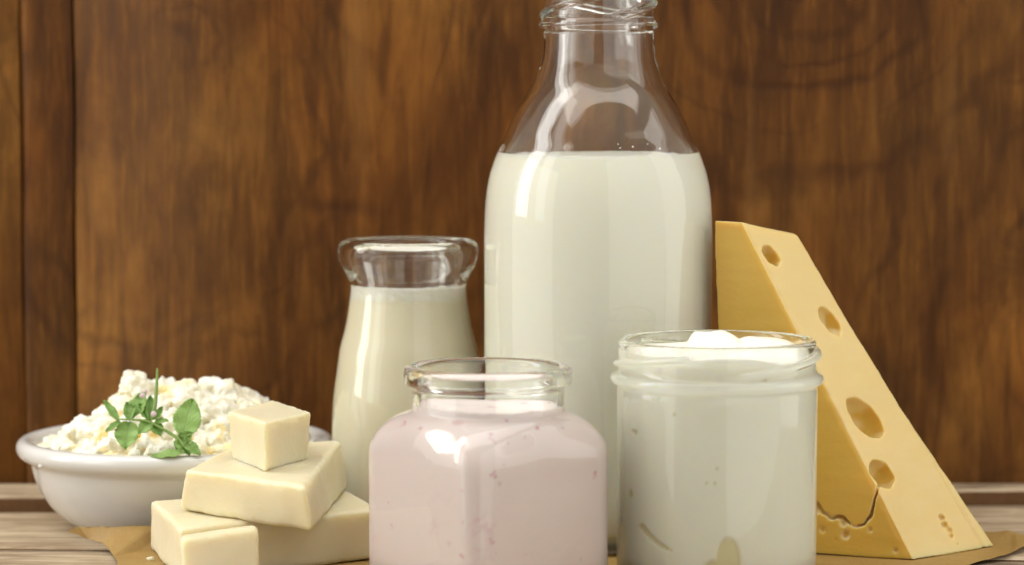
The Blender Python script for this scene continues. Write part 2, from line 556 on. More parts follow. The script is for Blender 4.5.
def table_plank(fa, ba, z, mat, thick=0.022, seed=0, x0=-0.5, x1=0.6):
    """board lying along x; fa, ba = (y at x=-0.22, y at x=+0.22) of its front and back edge"""
    bm = bmesh.new(); nx, ny = 240, 14
    def yy(e, x): return e[0] + (e[1] - e[0]) * (x + 0.22) / 0.44
    top = []
    for i in range(nx + 1):
        x = x0 + (x1 - x0) * i / nx; row = []
        a = yy(fa, x) + 0.0012 * noise.noise(Vector((x * 22, seed, 0))) + 0.0005 * noise.noise(Vector((x * 90, seed, 0)))
        b = yy(ba, x)
        for j in range(ny + 1):
            t = j / ny; t = t ** 1.8
            y = a + (b - a) * t
            drop = 0.0011 * max(0, 1 - (y - a) / 0.004) ** 2 + 0.0011 * max(0, 1 - (b - y) / 0.004) ** 2
            row.append(bm.verts.new((x, y - 1.1, z - drop + 0.0004 * noise.noise(Vector((x * 8, y * 60, seed)))
                                     - 0.0005 * max(0, noise.noise(Vector((x * 5, y * 160, seed + 3))) - 0.25))))
        top.append(row)
    bot = [(bm.verts.new((r[0].co.x, r[0].co.y, z - thick)), bm.verts.new((r[-1].co.x, r[-1].co.y, z - thick))) for r in top]
    for i in range(nx):
        for j in range(ny): bm.faces.new((top[i][j], top[i + 1][j], top[i + 1][j + 1], top[i][j + 1]))
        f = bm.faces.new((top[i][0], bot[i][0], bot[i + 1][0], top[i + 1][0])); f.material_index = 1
        bm.faces.new((top[i][-1], top[i + 1][-1], bot[i + 1][1], bot[i][1]))
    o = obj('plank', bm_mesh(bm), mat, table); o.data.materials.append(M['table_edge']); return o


table_plank((1.2400, 1.2585), (1.2805, 1.2805), 0.0046, M['table_c'], seed=1)
table_plank((1.1385, 1.1085), (1.2315, 1.2505), -0.0004, M['table_a'], seed=2)
table_plank((1.020, 1.005), (1.1370, 1.1070), -0.0006, M['table_b'], seed=3)
table_plank((0.88, 0.88), (1.018, 1.003), -0.0005, M['table_a'], seed=4)

# ------------------------------------------------------------------ parchment
def parchment():
    # outline (x, y, z): the left tip curls up against the bowl, the right tip lies on the table
    tip = (-0.1793, 1.1400, 0.0048)
    left = [tip, (-0.1734, 1.133, 0.0085), (-0.1613, 1.1325, 0.0081), (-0.1453, 1.1325, 0.0088), (-0.120, 1.140, 0.0030),
            (-0.085, 1.158, 0.0008), (-0.03, 1.205, 0.0006), (0.04, 1.214, 0.0006), (0.10, 1.190, 0.0006), (0.150, 1.172, 0.0010),
            (0.1905, 1.1560, 0.0020), (0.2010, 1.1480, 0.0042), (0.2120, 1.1355, 0.0030)]
    right = [tip, (-0.1700, 1.1310, 0.0040), (-0.1630, 1.1270, 0.0025), (-0.1575, 1.1120, 0.0010), (-0.1530, 1.0950, 0.0006),
             (-0.148, 1.05, 0.0006), (-0.09, 0.985, 0.0006), (0.0, 0.975, 0.0006), (0.09, 0.985, 0.0006), (0.150, 1.045, 0.0006),
             (0.1740, 1.0860, 0.0006), (0.1960, 1.1120, 0.0012), (0.2120, 1.1345, 0.0028)]
    ns, nt = 160, 60
    def sample(pl, t):
        f = t * (len(pl) - 1); i = min(int(f), len(pl) - 2); return Vector(pl[i]).lerp(Vector(pl[i + 1]), f - i)
    bm = bmesh.new(); g = []
    for i in range(ns + 1):
        t = i / ns; a, b = sample(left, t), sample(right, t); row = []
        for j in range(nt + 1):
            u = j / nt
            p = a.lerp(b, u)
            ze = a.z + (b.z - a.z) * u
            # lifted only near its edges
            ea = max(0, 1 - (p - a).length / 0.022) ** 1.6; eb = max(0, 1 - (p - b).length / 0.014) ** 1.6
            z = 0.0006 + (a.z - 0.0006) * ea + (b.z - 0.0006) * eb
            if (b - a).length < 0.03: z = ze
            p.z = z
            if max(ea, eb) > 0: p.z += 0.0005 * noise.noise(Vector((p.x * 120, p.y * 120, 0))) * max(ea, eb)
            jt = 0.0008 * noise.noise(Vector((t * 60, u * 3, 2)))
            if j in (0, nt): p.y += jt
            row.append(bm.verts.new(p))
        g.append(row)
    for i in range(ns):
        for j in range(nt): bm.faces.new((g[i][j], g[i + 1][j], g[i + 1][j + 1], g[i][j + 1]))
    bmesh.ops.remove_doubles(bm, verts=bm.verts, dist=1e-5)
    me = bm_mesh(bm)
    o = obj('parchment_sheet', me, M['paper'])
    s = o.modifiers.new('s', 'SOLIDIFY'); s.thickness = 0.00018; s.offset = -1
    apply_mods(o)
    return o


tag(parchment(), 'creased brown baking paper spread under the jars, butter and cheese, tip curling by the bowl', 'baking paper')
Z0 = 0.0009      # things stand on the paper

# ------------------------------------------------------------------ tall milk bottle
def bottle_outer():
    return [(0.0, 0.0030), (0.026, 0.0026), (0.034, 0.0006), (0.0385, 0.0), (0.0425, 0.0014), (0.0450, 0.0050), (0.0460, 0.0105), (0.0461, 0.020),
            (0.0461, 0.070), (0.0461, 0.118), (0.0460, 0.127), (0.0454, 0.1386), (0.0438, 0.148), (0.0410, 0.1564), (0.0383, 0.162),
            (0.0353, 0.169), (0.0314, 0.1765), (0.0269, 0.1837), (0.0240, 0.191), (0.0226, 0.197), (0.0222, 0.2045), (0.0222, 0.2062),
            (0.0236, 0.2072), (0.0240, 0.2083), (0.0236, 0.2094), (0.0222, 0.2105), (0.0219, 0.214), (0.0219, 0.222), (0.0219, 0.2260),
            (0.0214, 0.2278), (0.0203, 0.2284)]


def bottle_inner():
    return [(0.0192, 0.2276), (0.0188, 0.2255), (0.0189, 0.215), (0.0191, 0.204), (0.0197, 0.196), (0.0212, 0.190), (0.0240, 0.1832),
            (0.0286, 0.176), (0.0326, 0.1685), (0.0357, 0.1615), (0.0385, 0.1557), (0.0413, 0.1475), (0.0430, 0.138), (0.0436, 0.127),
            (0.0437, 0.118), (0.0437, 0.070), (0.0437, 0.022), (0.0432, 0.014), (0.0405, 0.0085), (0.034, 0.0065), (0.0, 0.0070)]


def threads(starts, z0, z1, span, amp, width):
    def f(th, z):
        d = 0.0
        for s in starts:
            a = (math.degrees(th) - s) % 360
            if a < span:
                zc = z0 + (z1 - z0) * a / span
                fade = min(1, a / 14.0, (span - a) / 14.0)
                q = (z - zc) / width
                if abs(q) < 1: d = max(d, amp * fade * math.sqrt(1 - q * q))
        return d
    return f


def fine(prof, zlo, zhi, step):
    """split near-vertical stretches between zlo and zhi into short steps"""
    out = [prof[0]]
    for p in prof[1:]:
        q = out[-1]
        if min(p[1], q[1]) >= zlo and max(p[1], q[1]) <= zhi:
            d = math.hypot(p[0] - q[0], p[1] - q[1]); k = max(1, int(d / step))
            for j in range(1, k): out.append((q[0] + (p[0] - q[0]) * j / k, q[1] + (p[1] - q[1]) * j / k))
        out.append(p)
    return out


def make_bottle():
    t = empty('milk_bottle', (0.0348, 1.150, Z0))
    tag(t, 'tall clear glass bottle of white milk with threaded neck, standing behind the jars', 'bottle')
    th = threads([12, 132, 252], 0.2108, 0.2205, 118, 0.0018, 0.0015)
    out = resample(bottle_outer(), 0.0018); no = len(out)
    out = fine(out, 0.2095, 0.2275, 0.0004)
    inn = resample(bottle_inner(), 0.0018)
    zt = 0.2095
    def rf(a, r, z):
        if z > zt and r > 0.0205: r += th(a, z)
        wv = 0.00025 * noise.noise(Vector((math.sin(a) * 2, math.cos(a) * 2, z * 30)))
        return r + (wv if 0.15 < z < 0.205 else 0)
    obj('glass', revolve(out + inn, 192, rf), M['glass'], t)
    tab = [(r, z) for r, z in sorted(resample(bottle_inner(), 0.0015), key=lambda p: p[1]) if z > 0.0085]
    lv = 0.1555
    prof = [(0.0, 0.0060), (0.034, 0.0055), (0.0405, 0.0072)]
    z = 0.0085
    while z < lv:
        prof.append((interp(tab, z) + 0.0010, z)); z += 0.002
    re = interp(tab, lv) + 0.0008
    prof += [(re, lv + 0.0010), (re - 0.0012, lv + 0.0008), (re - 0.0025, lv + 0.0002), (re - 0.005, lv - 0.0001), (re * 0.6, lv), (0, lv)]
    obj('milk', revolve(prof, 160), M['milk'], t)
    # drops left on the glass at the milk line
    bm = bmesh.new()
    for k in range(9):
        a = R(random.uniform(8, 60)); zz = lv + random.uniform(0.0015, 0.006); rr = interp(tab, zz) - 0.0003
        bmesh.ops.create_icosphere(bm, subdivisions=2, radius=random.uniform(0.0002, 0.0004),
                                   matrix=Matrix.Translation((rr * math.sin(a), -rr * math.cos(a), zz)))
    tag(obj('milk_droplets', bm_mesh(bm), M['milk'], t), kind='stuff')
    return t


make_bottle()

# ------------------------------------------------------------------ small milk bottle
def make_small():
    t = empty('milk_bottle', (-0.0430, 1.180, Z0))
    tag(t, 'small flared-lip glass bottle of creamy milk with foam on top, behind the butter', 'bottle')
    outer = [(0.0, 0.0028), (0.018, 0.0024), (0.0235, 0.0004), (0.027, 0.0), (0.0302, 0.0018), (0.0317, 0.0055), (0.0321, 0.012), (0.0321, 0.034),
             (0.0316, 0.0515), (0.0300, 0.0645), (0.0286, 0.0745), (0.0264, 0.0830), (0.0248, 0.092), (0.0240, 0.0985), (0.0241, 0.1020),
             (0.0261, 0.1060), (0.0280, 0.1098), (0.0290, 0.1132), (0.0292, 0.1160), (0.0285, 0.1184), (0.0267, 0.1198)]
    inner = [(0.0242, 0.1190), (0.0230, 0.1165), (0.0226, 0.1130), (0.0222, 0.108), (0.0217, 0.1025), (0.0217, 0.098), (0.0225, 0.092),
             (0.0241, 0.083), (0.0263, 0.0745), (0.0277, 0.0645), (0.0293, 0.0515), (0.0298, 0.034), (0.0298, 0.012), (0.0285, 0.0075), (0.024, 0.0060), (0.0, 0.0064)]
    obj('glass', revolve(resample(outer, 0.0012) + resample(inner, 0.0014), 160), M['glass_green'], t)
    tab = [(r, z) for r, z in sorted(resample(inner, 0.0012), key=lambda p: p[1]) if z > 0.0085]
    prof = [(0.0, 0.0055), (0.024, 0.0050), (0.0285, 0.0068)]
    z = 0.0088
    while z < 0.1012: prof.append((interp(tab, z) + 0.0009, z)); z += 0.0016
    rt = interp(tab, 0.1015)
    prof += [(rt + 0.0008, 0.1016), (rt - 0.0008, 0.1014), (rt - 0.003, 0.1006), (rt - 0.007, 0.1004), (rt * 0.35, 0.1005), (0, 0.1005)]
    def zf(a, r, z):
        top = 0.0006 * noise.noise(Vector((r * math.sin(a) * 300, r * math.cos(a) * 300, 5))) if z > 0.1002 and r > 0.001 else 0
        return z + top
    obj('milk', revolve(prof, 200, None, zf), M['foam'], t)
    return t


make_small()

# ------------------------------------------------------------------ screw-top jar of sour cream
def make_white_jar():
    t = empty('glass_jar', (0.0763, 1.055, Z0))
    tag(t, 'round threaded glass jar filled with thick sour cream swirling above its rim', 'jar')
    outer = [(0.0, 0.0030), (0.024, 0.0026), (0.0285, 0.0004), (0.0318, 0.0), (0.0350, 0.0016), (0.0368, 0.0048), (0.0373, 0.0095), (0.0373, 0.040),
             (0.0373, 0.0690), (0.0371, 0.0725), (0.0375, 0.0738), (0.0392, 0.0746), (0.0397, 0.0760), (0.0393, 0.0774), (0.0376, 0.0784), (0.0369, 0.0797),
             (0.0368, 0.0830), (0.0368, 0.0880), (0.0367, 0.0896), (0.0362, 0.0905), (0.0354, 0.0908)]
    inner = [(0.0347, 0.0903), (0.0344, 0.0890), (0.0345, 0.080), (0.0347, 0.072), (0.0350, 0.065), (0.0350, 0.040), (0.0350, 0.012),
             (0.0342, 0.0080), (0.0315, 0.0055), (0.028, 0.0048), (0.0, 0.0052)]
    th = threads([0, 120, 240], 0.0795, 0.0872, 112, 0.0020, 0.0014)
    out = fine(resample(outer, 0.0012), 0.0780, 0.0900, 0.0004)
    def rf(a, r, z): return r + (th(a, z) if z > 0.0785 and r > 0.0355 else 0)
    obj('glass', revolve(out + resample(inner, 0.0015), 200, rf), M['glass_green'], t)
    # filling with small air pockets against the glass
    pockets = [(-59, 0.0582, 3.2, .0010), (3, 0.0120, 7.5, .0105), (-5, 0.006, 9, .008), *[(-52 + 2.1 * k, 0.0235 - 0.00078 * k - 0.00010 * k * (8 - k) * 0.3, 2.6 - 0.16 * k, .0016 - .00011 * k) for k in range(11)],
               (-63, 0.0350, 2.2, .0016), (-4, 0.0468, 1.0, .0006), (-5, 0.0415, 0.8, .0005), (-10, 0.0415, 0.5, .0004), (-29, 0.0660, 0.8, .0006), (24, 0.078, 1.2, .0006)]
    def rfc(a, r, z):
        if r < 0.030: return r
        ad = (math.degrees(a) + 180) % 360 - 180
        d = 0
        for pa, pz, wa, wz in pockets:
            q = ((ad - pa) / wa) ** 2 + ((z - pz) / wz) ** 2
            if q < 1.0: d = max(d, 0.0007 * min(1, (1 - q) * 5))
        return r - d
    prof = [(0.0, 0.0042), (0.026, 0.0038), (0.0318, 0.0046), (0.0345, 0.0072), (0.0356, 0.0100)]
    z = 0.0106
    while z < 0.083: prof.append((0.0357, z)); z += 0.0006
    N = 360
    def edge_top(a):       # where the cream ends on the glass: high at left, dipping at the right front
        ad = (math.degrees(a) + 180) % 360 - 180
        return 0.0868 - 0.0042 * math.exp(-((ad - 48) / 26) ** 2) + 0.0006 * math.sin(a * 3)
    def sstep(v, a, b):
        t_ = min(1, max(0, (v - a) / (b - a))); return t_ * t_ * (3 - 2 * t_)
    def top_h(x, y):
        h = 0.0846 + 0.0008 * noise.noise(Vector((x * 60, y * 60, 0)))
        yy = y - 0.003 + 0.12 * x
        # peak pulled up by the spoon, then a long fold running to the right
        p1 = sstep(x, -0.0135, -0.0075) * (1 - sstep(x, 0.0010, 0.0120) * 0.55) * (1 - sstep(x, 0.006, 0.016)) * math.exp(-abs(yy / 0.0135) ** 2.6)
        p2 = math.exp(-((x - 0.0185) / 0.0125) ** 4) * math.exp(-abs(yy / 0.0145) ** 2.6)
        crease = math.exp(-((yy + 0.004 + 0.25 * (x - 0.01)) / 0.0012) ** 2) * max(p1, p2)
        return h + max(0.0085 * p1, 0.0066 * p2) + 0.2 * min(0.0088 * p1, 0.0066 * p2) - 0.0007 * crease + 0.0004 * noise.noise(Vector((x * 150, y * 150, 4)))
    bm = bmesh.new(); rings = []
    for r, z in prof:
        if r < 1e-6: rings.append([bm.verts.new((0, 0, z))]); continue
        rings.append([bm.verts.new((rfc(2 * PI * k / N, r, z) * math.sin(2 * PI * k / N), -rfc(2 * PI * k / N, r, z) * math.cos(2 * PI * k / N), z)) for k in range(N)])
    nr = 44
    for j in range(nr):
        f = 1 - j / nr; ring = []
        for k in range(N):
            a = 2 * PI * k / N; r = 0.0354 * f if j else 0.0355
            x, y = r * math.sin(a), -r * math.cos(a)
            s = min(1, max(0, (1 - f) / 0.16)); s = s * s * (3 - 2 * s)
            ring.append(bm.verts.new((x, y, edge_top(a) * (1 - s) + top_h(x, y) * s)))
        rings.append(ring)
    rings.append([bm.verts.new((0, 0, top_h(0, 0)))])
    for a, b in zip(rings, rings[1:]):
        for k in range(N):
            k2 = (k + 1) % N
            if len(a) == 1: bm.faces.new((a[0], b[k], b[k2]))
            elif len(b) == 1: bm.faces.new((a[k], b[0], a[k2]))
            else: bm.faces.new((a[k], b[k], b[k2], a[k2]))
    co = obj('sour_cream', bm_mesh(bm), M['sour_cream'], t)
    at = co.data.attributes.new('whey', 'FLOAT', 'POINT'); vals = []
    for v in co.data.vertices:
        q_ = 0.0
        if math.hypot(v.co.x, v.co.y) > 0.030 and v.co.z < 0.082:
            ad = math.degrees(math.atan2(v.co.x, -v.co.y))
            q_ = max(min(1, max(0, (1 - ((ad - pa) / wa) ** 2 - ((v.co.z - pz) / wz) ** 2) * 4)) for pa, pz, wa, wz in pockets)
        vals.append(q_)
    at.data.foreach_set('value', vals)
    return t


make_white_jar()

# ------------------------------------------------------------------ square jar of berry yogurt
SA, SC = 0.0340, 0.0100


def sq(th, a=SA, c=SC):
    """polar radius of a rounded square with a corner towards theta = -6 degrees"""
    ph = (th + R(6) + R(45)) % (PI / 2)
    if ph > PI / 4: ph = PI / 2 - ph
    y = a * math.tan(ph)
    if y <= a - c: return a / math.cos(ph)
    b = (a - c) * (math.cos(ph) + math.sin(ph))
    return b + math.sqrt(max(0, b * b - 2 * (a - c) ** 2 + c * c))


def sblend(z):
    if z <= 0.0500: return 1.0
    if z >= 0.0662: return 0.0
    t = (z - 0.0500) / 0.0162
    return (1 - t * t) ** 0.7


def make_pink_jar():
    t = empty('glass_jar', (-0.0088, 1.035, Z0))
    tag(t, 'square clear glass jar of pink berry yogurt with round flanged mouth, front centre', 'jar')
    RM = 0.0441
    def rf(th, r, z):
        s = sblend(z)
        return r * (1 - s) + s * r * sq(th) / RM
    def body(z, off=0.0): return (0.0279 + (RM - 0.0279) * sblend(z)) - off
    outer = [(0.0, 0.0030), (0.026, 0.0027), (0.0325, 0.0004), (0.0370, 0.0), (0.0416, 0.0017), (0.0435, 0.0050), (0.0441, 0.0090)]
    outer = resample(outer, 0.0015)
    z = 0.012
    while z < 0.0662: outer.append((body(z), z)); z += 0.0020 if z < 0.046 else 0.0006
    outer += resample([(0.0279, 0.0664), (0.0278, 0.0690), (0.0278, 0.0735), (0.0282, 0.0752), (0.0300, 0.0760), (0.0307, 0.0770), (0.0308, 0.0790),
                       (0.0308, 0.0806), (0.0304, 0.0818), (0.0294, 0.0826), (0.0282, 0.0829)], 0.0008)
    inner = resample([(0.0266, 0.0824), (0.0258, 0.0812), (0.0256, 0.0790), (0.0256, 0.0740), (0.0256, 0.0668)], 0.0010)
    z = 0.0655
    while z > 0.0118:
        inner.append((body(z, 0.0023), z)); z -= 0.0006 if z < 0.0662 and z > 0.046 else 0.0020
    inner += resample([(0.0416, 0.0100), (0.0403, 0.0075), (0.036, 0.0058), (0.026, 0.0052), (0.0, 0.0056)], 0.002)
    obj('glass', revolve(outer + inner, 256, rf), M['glass'], t)
    lv = 0.0672
    c = [(0.0, 0.0046), (0.026, 0.0042), (0.0365, 0.0050), (0.0408, 0.0070), (0.0424, 0.0100)]
    z = 0.012
    while z < 0.0655: c.append((body(z, 0.0012), z)); z += 0.002 if z < 0.046 else 0.0006
    c += [(0.0266, 0.0664), (0.0265, lv + 0.0004), (0.0263, lv + 0.0012), (0.0250, lv + 0.0009), (0.0225, lv - 0.0002), (0.018, lv - 0.0006), (0.011, lv - 0.0006), (0.005, lv - 0.0004), (0, lv - 0.0003)]
    def zf(a, r, z):
        if z < 0.0662: return z
        x, y = r * math.sin(a), -r * math.cos(a)
        k = 1.0 if r > 0.001 else 0
        up = 0.0012 * math.exp(-((a - R(225)) / 0.8) ** 2) * (1 if r > 0.02 else 0)
        return z + up + 0.0008 * noise.noise(Vector((x * 110, y * 110, 3))) * k + 0.0004 * noise.noise(Vector((x * 400, y * 400, 3))) * k
    obj('yogurt', revolve(c, 256, rf, zf), M['pink'], t)
    return t


make_pink_jar()

# ------------------------------------------------------------------ white bowl
BX, BY = -0.1420, 1.1950
def make_bowl():
    t = empty('bowl', (BX, BY, 0.0))
    tag(t, 'white glazed round bowl with thick rolled rim, heaped with curds, at the left', 'bowl')
    outer = [(0.0, 0.0018), (0.033, 0.0016), (0.0375, 0.0003), (0.0405, 0.0002), (0.0440, 0.0014), (0.0482, 0.0042), (0.0530, 0.0090), (0.0568, 0.0150), (0.0592, 0.0205),
             (0.0604, 0.0245), (0.0613, 0.0272), (0.0632, 0.0284), (0.0655, 0.0298), (0.0668, 0.0322), (0.0666, 0.0348), (0.0650, 0.0366), (0.0625, 0.0370)]
    inner = [(0.0602, 0.0358), (0.0585, 0.0325), (0.0572, 0.027), (0.0548, 0.0180), (0.0500, 0.0110), (0.042, 0.0068), (0.028, 0.0052), (0.0, 0.0050)]
    def rf(a, r, z): return r * (1 + 0.004 * math.sin(2 * a + 1))
    obj('bowl_body', revolve(resample(outer, 0.0016) + resample(inner, 0.002), 160, rf), M['porcelain'], t)
    return t


make_bowl()

# ------------------------------------------------------------------ curd cheese heap
def heap_z(x, y):
    rho = math.hypot(x - BX, y - BY)
    base = 0.0325 + 0.0165 * max(0, 1 - (rho / 0.0560) ** 2.0)
    k = max(0, 1 - (rho / 0.0575) ** 2)
    def g(px, py, s, h): return h * math.exp(-((x - px) ** 2 + (y - py) ** 2) / (s * s))
    base += k * (g(-0.1560, 1.188, 0.0105, 0.0150) + g(-0.1585, 1.186, 0.004, 0.0035) + g(-0.134, 1.192, 0.010, 0.0090) + g(-0.115, 1.193, 0.014, 0.0105) + g(-0.172, 1.185, 0.012, 0.0045) + g(-0.095, 1.195, 0.016, 0.0110) + g(-0.142, 1.165, 0.022, 0.0070))
    base += 0.0030 * noise.noise(Vector((x * 95, y * 95, 2))) * min(1, k * 3)
    return base


def curds():
    bm = bmesh.new()
    def blob(p, s):
        m = Matrix.Translation(p) @ Matrix.Rotation(random.uniform(0, 6.3), 4, Vector((random.random(), random.random(), random.random())).normalized())
        m = m @ Matrix.Diagonal((s * random.uniform(0.75, 1.3), s * random.uniform(0.75, 1.2), s * random.uniform(0.65, 1.05), 1))
        r = bmesh.ops.create_icosphere(bm, subdivisions=2, radius=1.0, matrix=Matrix())
        sd = random.random() * 50
        for v in r['verts']:
            c = v.co.normalized()
            v.co = m @ (c * (1 + 0.34 * noise.noise(c * 1.7 + Vector((sd, 0, 0)))))
    for k in range(620):
        a = random.uniform(0, 2 * PI); rr = 0.0565 * math.sqrt(random.random())
        x, y = BX + rr * math.cos(a), BY + rr * math.sin(a)
        s = random.choice([0.0014, 0.0020, 0.0026, 0.0034, 0.0044, 0.0060])
        if rr > 0.052: s = min(s, 0.0030)
        blob((x, y, heap_z(x, y) - s * random.uniform(0.1, 0.8)), s)
    # body under the loose curds
    r = bmesh.ops.create_grid(bm, x_segments=30, y_segments=30, size=0.0005)
    bmesh.ops.delete(bm, geom=r['verts'], context='VERTS')
    rings = []
    n = 60
    for j in range(14):
        rr = 0.0535 * (1 - j / 14.0)
        rings.append([bm.verts.new((BX + rr * math.cos(2 * PI * k / n), BY + rr * math.sin(2 * PI * k / n),
                                    (heap_z(BX + rr * math.cos(2 * PI * k / n), BY + rr * math.sin(2 * PI * k / n)) - 0.0042) if j else 0.028)) for k in range(n)])
    cen = bm.verts.new((BX, BY, heap_z(BX, BY) - 0.0042)); low = bm.verts.new((BX, BY, 0.022))
    for a, b in zip(rings, rings[1:]):
        for k in range(n): bm.faces.new((a[k], a[(k + 1) % n], b[(k + 1) % n], b[k]))
    for k in range(n):
        bm.faces.new((rings[-1][k], rings[-1][(k + 1) % n], cen)); bm.faces.new((rings[0][(k + 1) % n], rings[0][k], low))
    o = obj('curd_cheese', bm_mesh(bm), M['curd'])
    remesh(o, 0.00052)
    displace(o.data, lambda c, nn: 0.0013 * fb(c, 220, 3) + 0.0003 * noise.noise(c * 700))
    o.data.polygons.foreach_set('use_smooth', [True] * len(o.data.polygons))
    tag(o, 'lumpy white curd cheese heaped in the white bowl', 'curd cheese')
    return o


curd_o = curds()


def lump(name, loc, s, mat, sq_=(1, 1, 1), seed=0, sub=3, amp=0.4):
    bm = bmesh.new(); bmesh.ops.create_icosphere(bm, subdivisions=sub, radius=1)
    for v in bm.verts:
        c = v.co.normalized(); d = 1 + amp * noise.noise(c * 1.6 + Vector((seed, 0, 0))) + amp * 0.4 * noise.noise(c * 4 + Vector((seed, 3, 0)))
        v.co = Vector((c.x * sq_[0], c.y * sq_[1], c.z * sq_[2])) * s * d
    return obj(name, bm_mesh(bm), mat, loc=loc)


# smear on the outside of the rim: angle of the rim there
ang = math.asin(max(-1, min(1, (-0.1885 - BX) / 0.0625)))
sm = lump('curd_smear', (-0.1875, BY - 0.0612 * math.cos(ang) - 0.0015, 0.0305), 0.0022, M['curd'], (1.9, 0.5, 0.75), 4, 3, 0.9)
tag(sm, 'small dried curd smear on the outside of the bowl, under the rim', 'curd smear')

# ------------------------------------------------------------------ herb sprig
def leaf(parent, base, tip, width, facing=Vector((0.1, -1, 0.25)), cup=0.16, serr=5, curl=0.12, label=None):
    base, tip = Vector(base), Vector(tip)
    ax = tip - base; L = ax.length; ax.normalize()
    side = ax.cross(facing).normalized(); nrm = side.cross(ax).normalized()
    nv, nu = 26, 6
    bm = bmesh.new(); uv = bm.loops.layers.uv.new('UVMap'); grid = []; uvs = {}
    for i in range(nv + 1):
        v = i / nv
        w_ = width * 0.5 * (math.sin(PI * min(1, v ** 0.80 * 0.985 + 0.012)) ** 0.75)
        ph = (v * serr) % 1.0
        w_ *= 1 - 0.13 * ph * (1 if 0.12 < v < 0.97 else 0)
        row = []
        for j in range(-nu, nu + 1):
            u = j / nu
            p = base + ax * (L * v) + side * (w_ * u)
            up = -cup * width * (1 - abs(u) ** 1.3) + curl * L * (v * v) * -1 + 0.05 * width * math.sin(v * 16) * abs(u)
            vt = bm.verts.new(p + nrm * up)
            uvs[vt] = (u * w_ / (width * 0.5), v); row.append(vt)
        grid.append(row)
    for i in range(nv):
        for j in range(2 * nu):
            f = bm.faces.new((grid[i][j], grid[i][j + 1], grid[i + 1][j + 1], grid[i + 1][j]))
            for lp in f.loops: lp[uv].uv = uvs[lp.vert]
    o = obj('leaf', bm_mesh(bm), M['leaf'], parent)
    s = o.modifiers.new('s', 'SOLIDIFY'); s.thickness = 0.00022; s.offset = 0
    apply_mods(o)
    if label: o['label'] = label
    return o


def tube(name, pts, radii, mat, parent=None, seg=10):
    P = [Vector(p) for p in pts]; bm = bmesh.new(); rings = []
    up = Vector((0.3, 1, 0.1)).normalized()
    sm_ = []
    for i in range(len(P) - 1):
        p0 = P[max(i - 1, 0)]; p1 = P[i]; p2 = P[i + 1]; p3 = P[min(i + 2, len(P) - 1)]
        for k in range(5):
            t = k / 5
            sm_.append((0.5 * (2 * p1 + (p2 - p0) * t + (2 * p0 - 5 * p1 + 4 * p2 - p3) * t * t + (3 * p1 - p0 - 3 * p2 + p3) * t ** 3), radii[i] + (radii[i + 1] - radii[i]) * t))
    sm_.append((P[-1], radii[-1]))
    for i, (p, r) in enumerate(sm_):
        d = (sm_[min(i + 1, len(sm_) - 1)][0] - sm_[max(i - 1, 0)][0]).normalized()
        a = d.cross(up).normalized(); b = a.cross(d)
        rings.append([bm.verts.new(p + (a * math.cos(2 * PI * k / seg) + b * math.sin(2 * PI * k / seg)) * r) for k in range(seg)])
    for a, b in zip(rings, rings[1:]):
        for k in range(seg): bm.faces.new((a[k], a[(k + 1) % seg], b[(k + 1) % seg], b[k]))
    bm.faces.new(rings[0]); bm.faces.new(rings[-1])
    return obj(name, bm_mesh(bm), mat, parent)


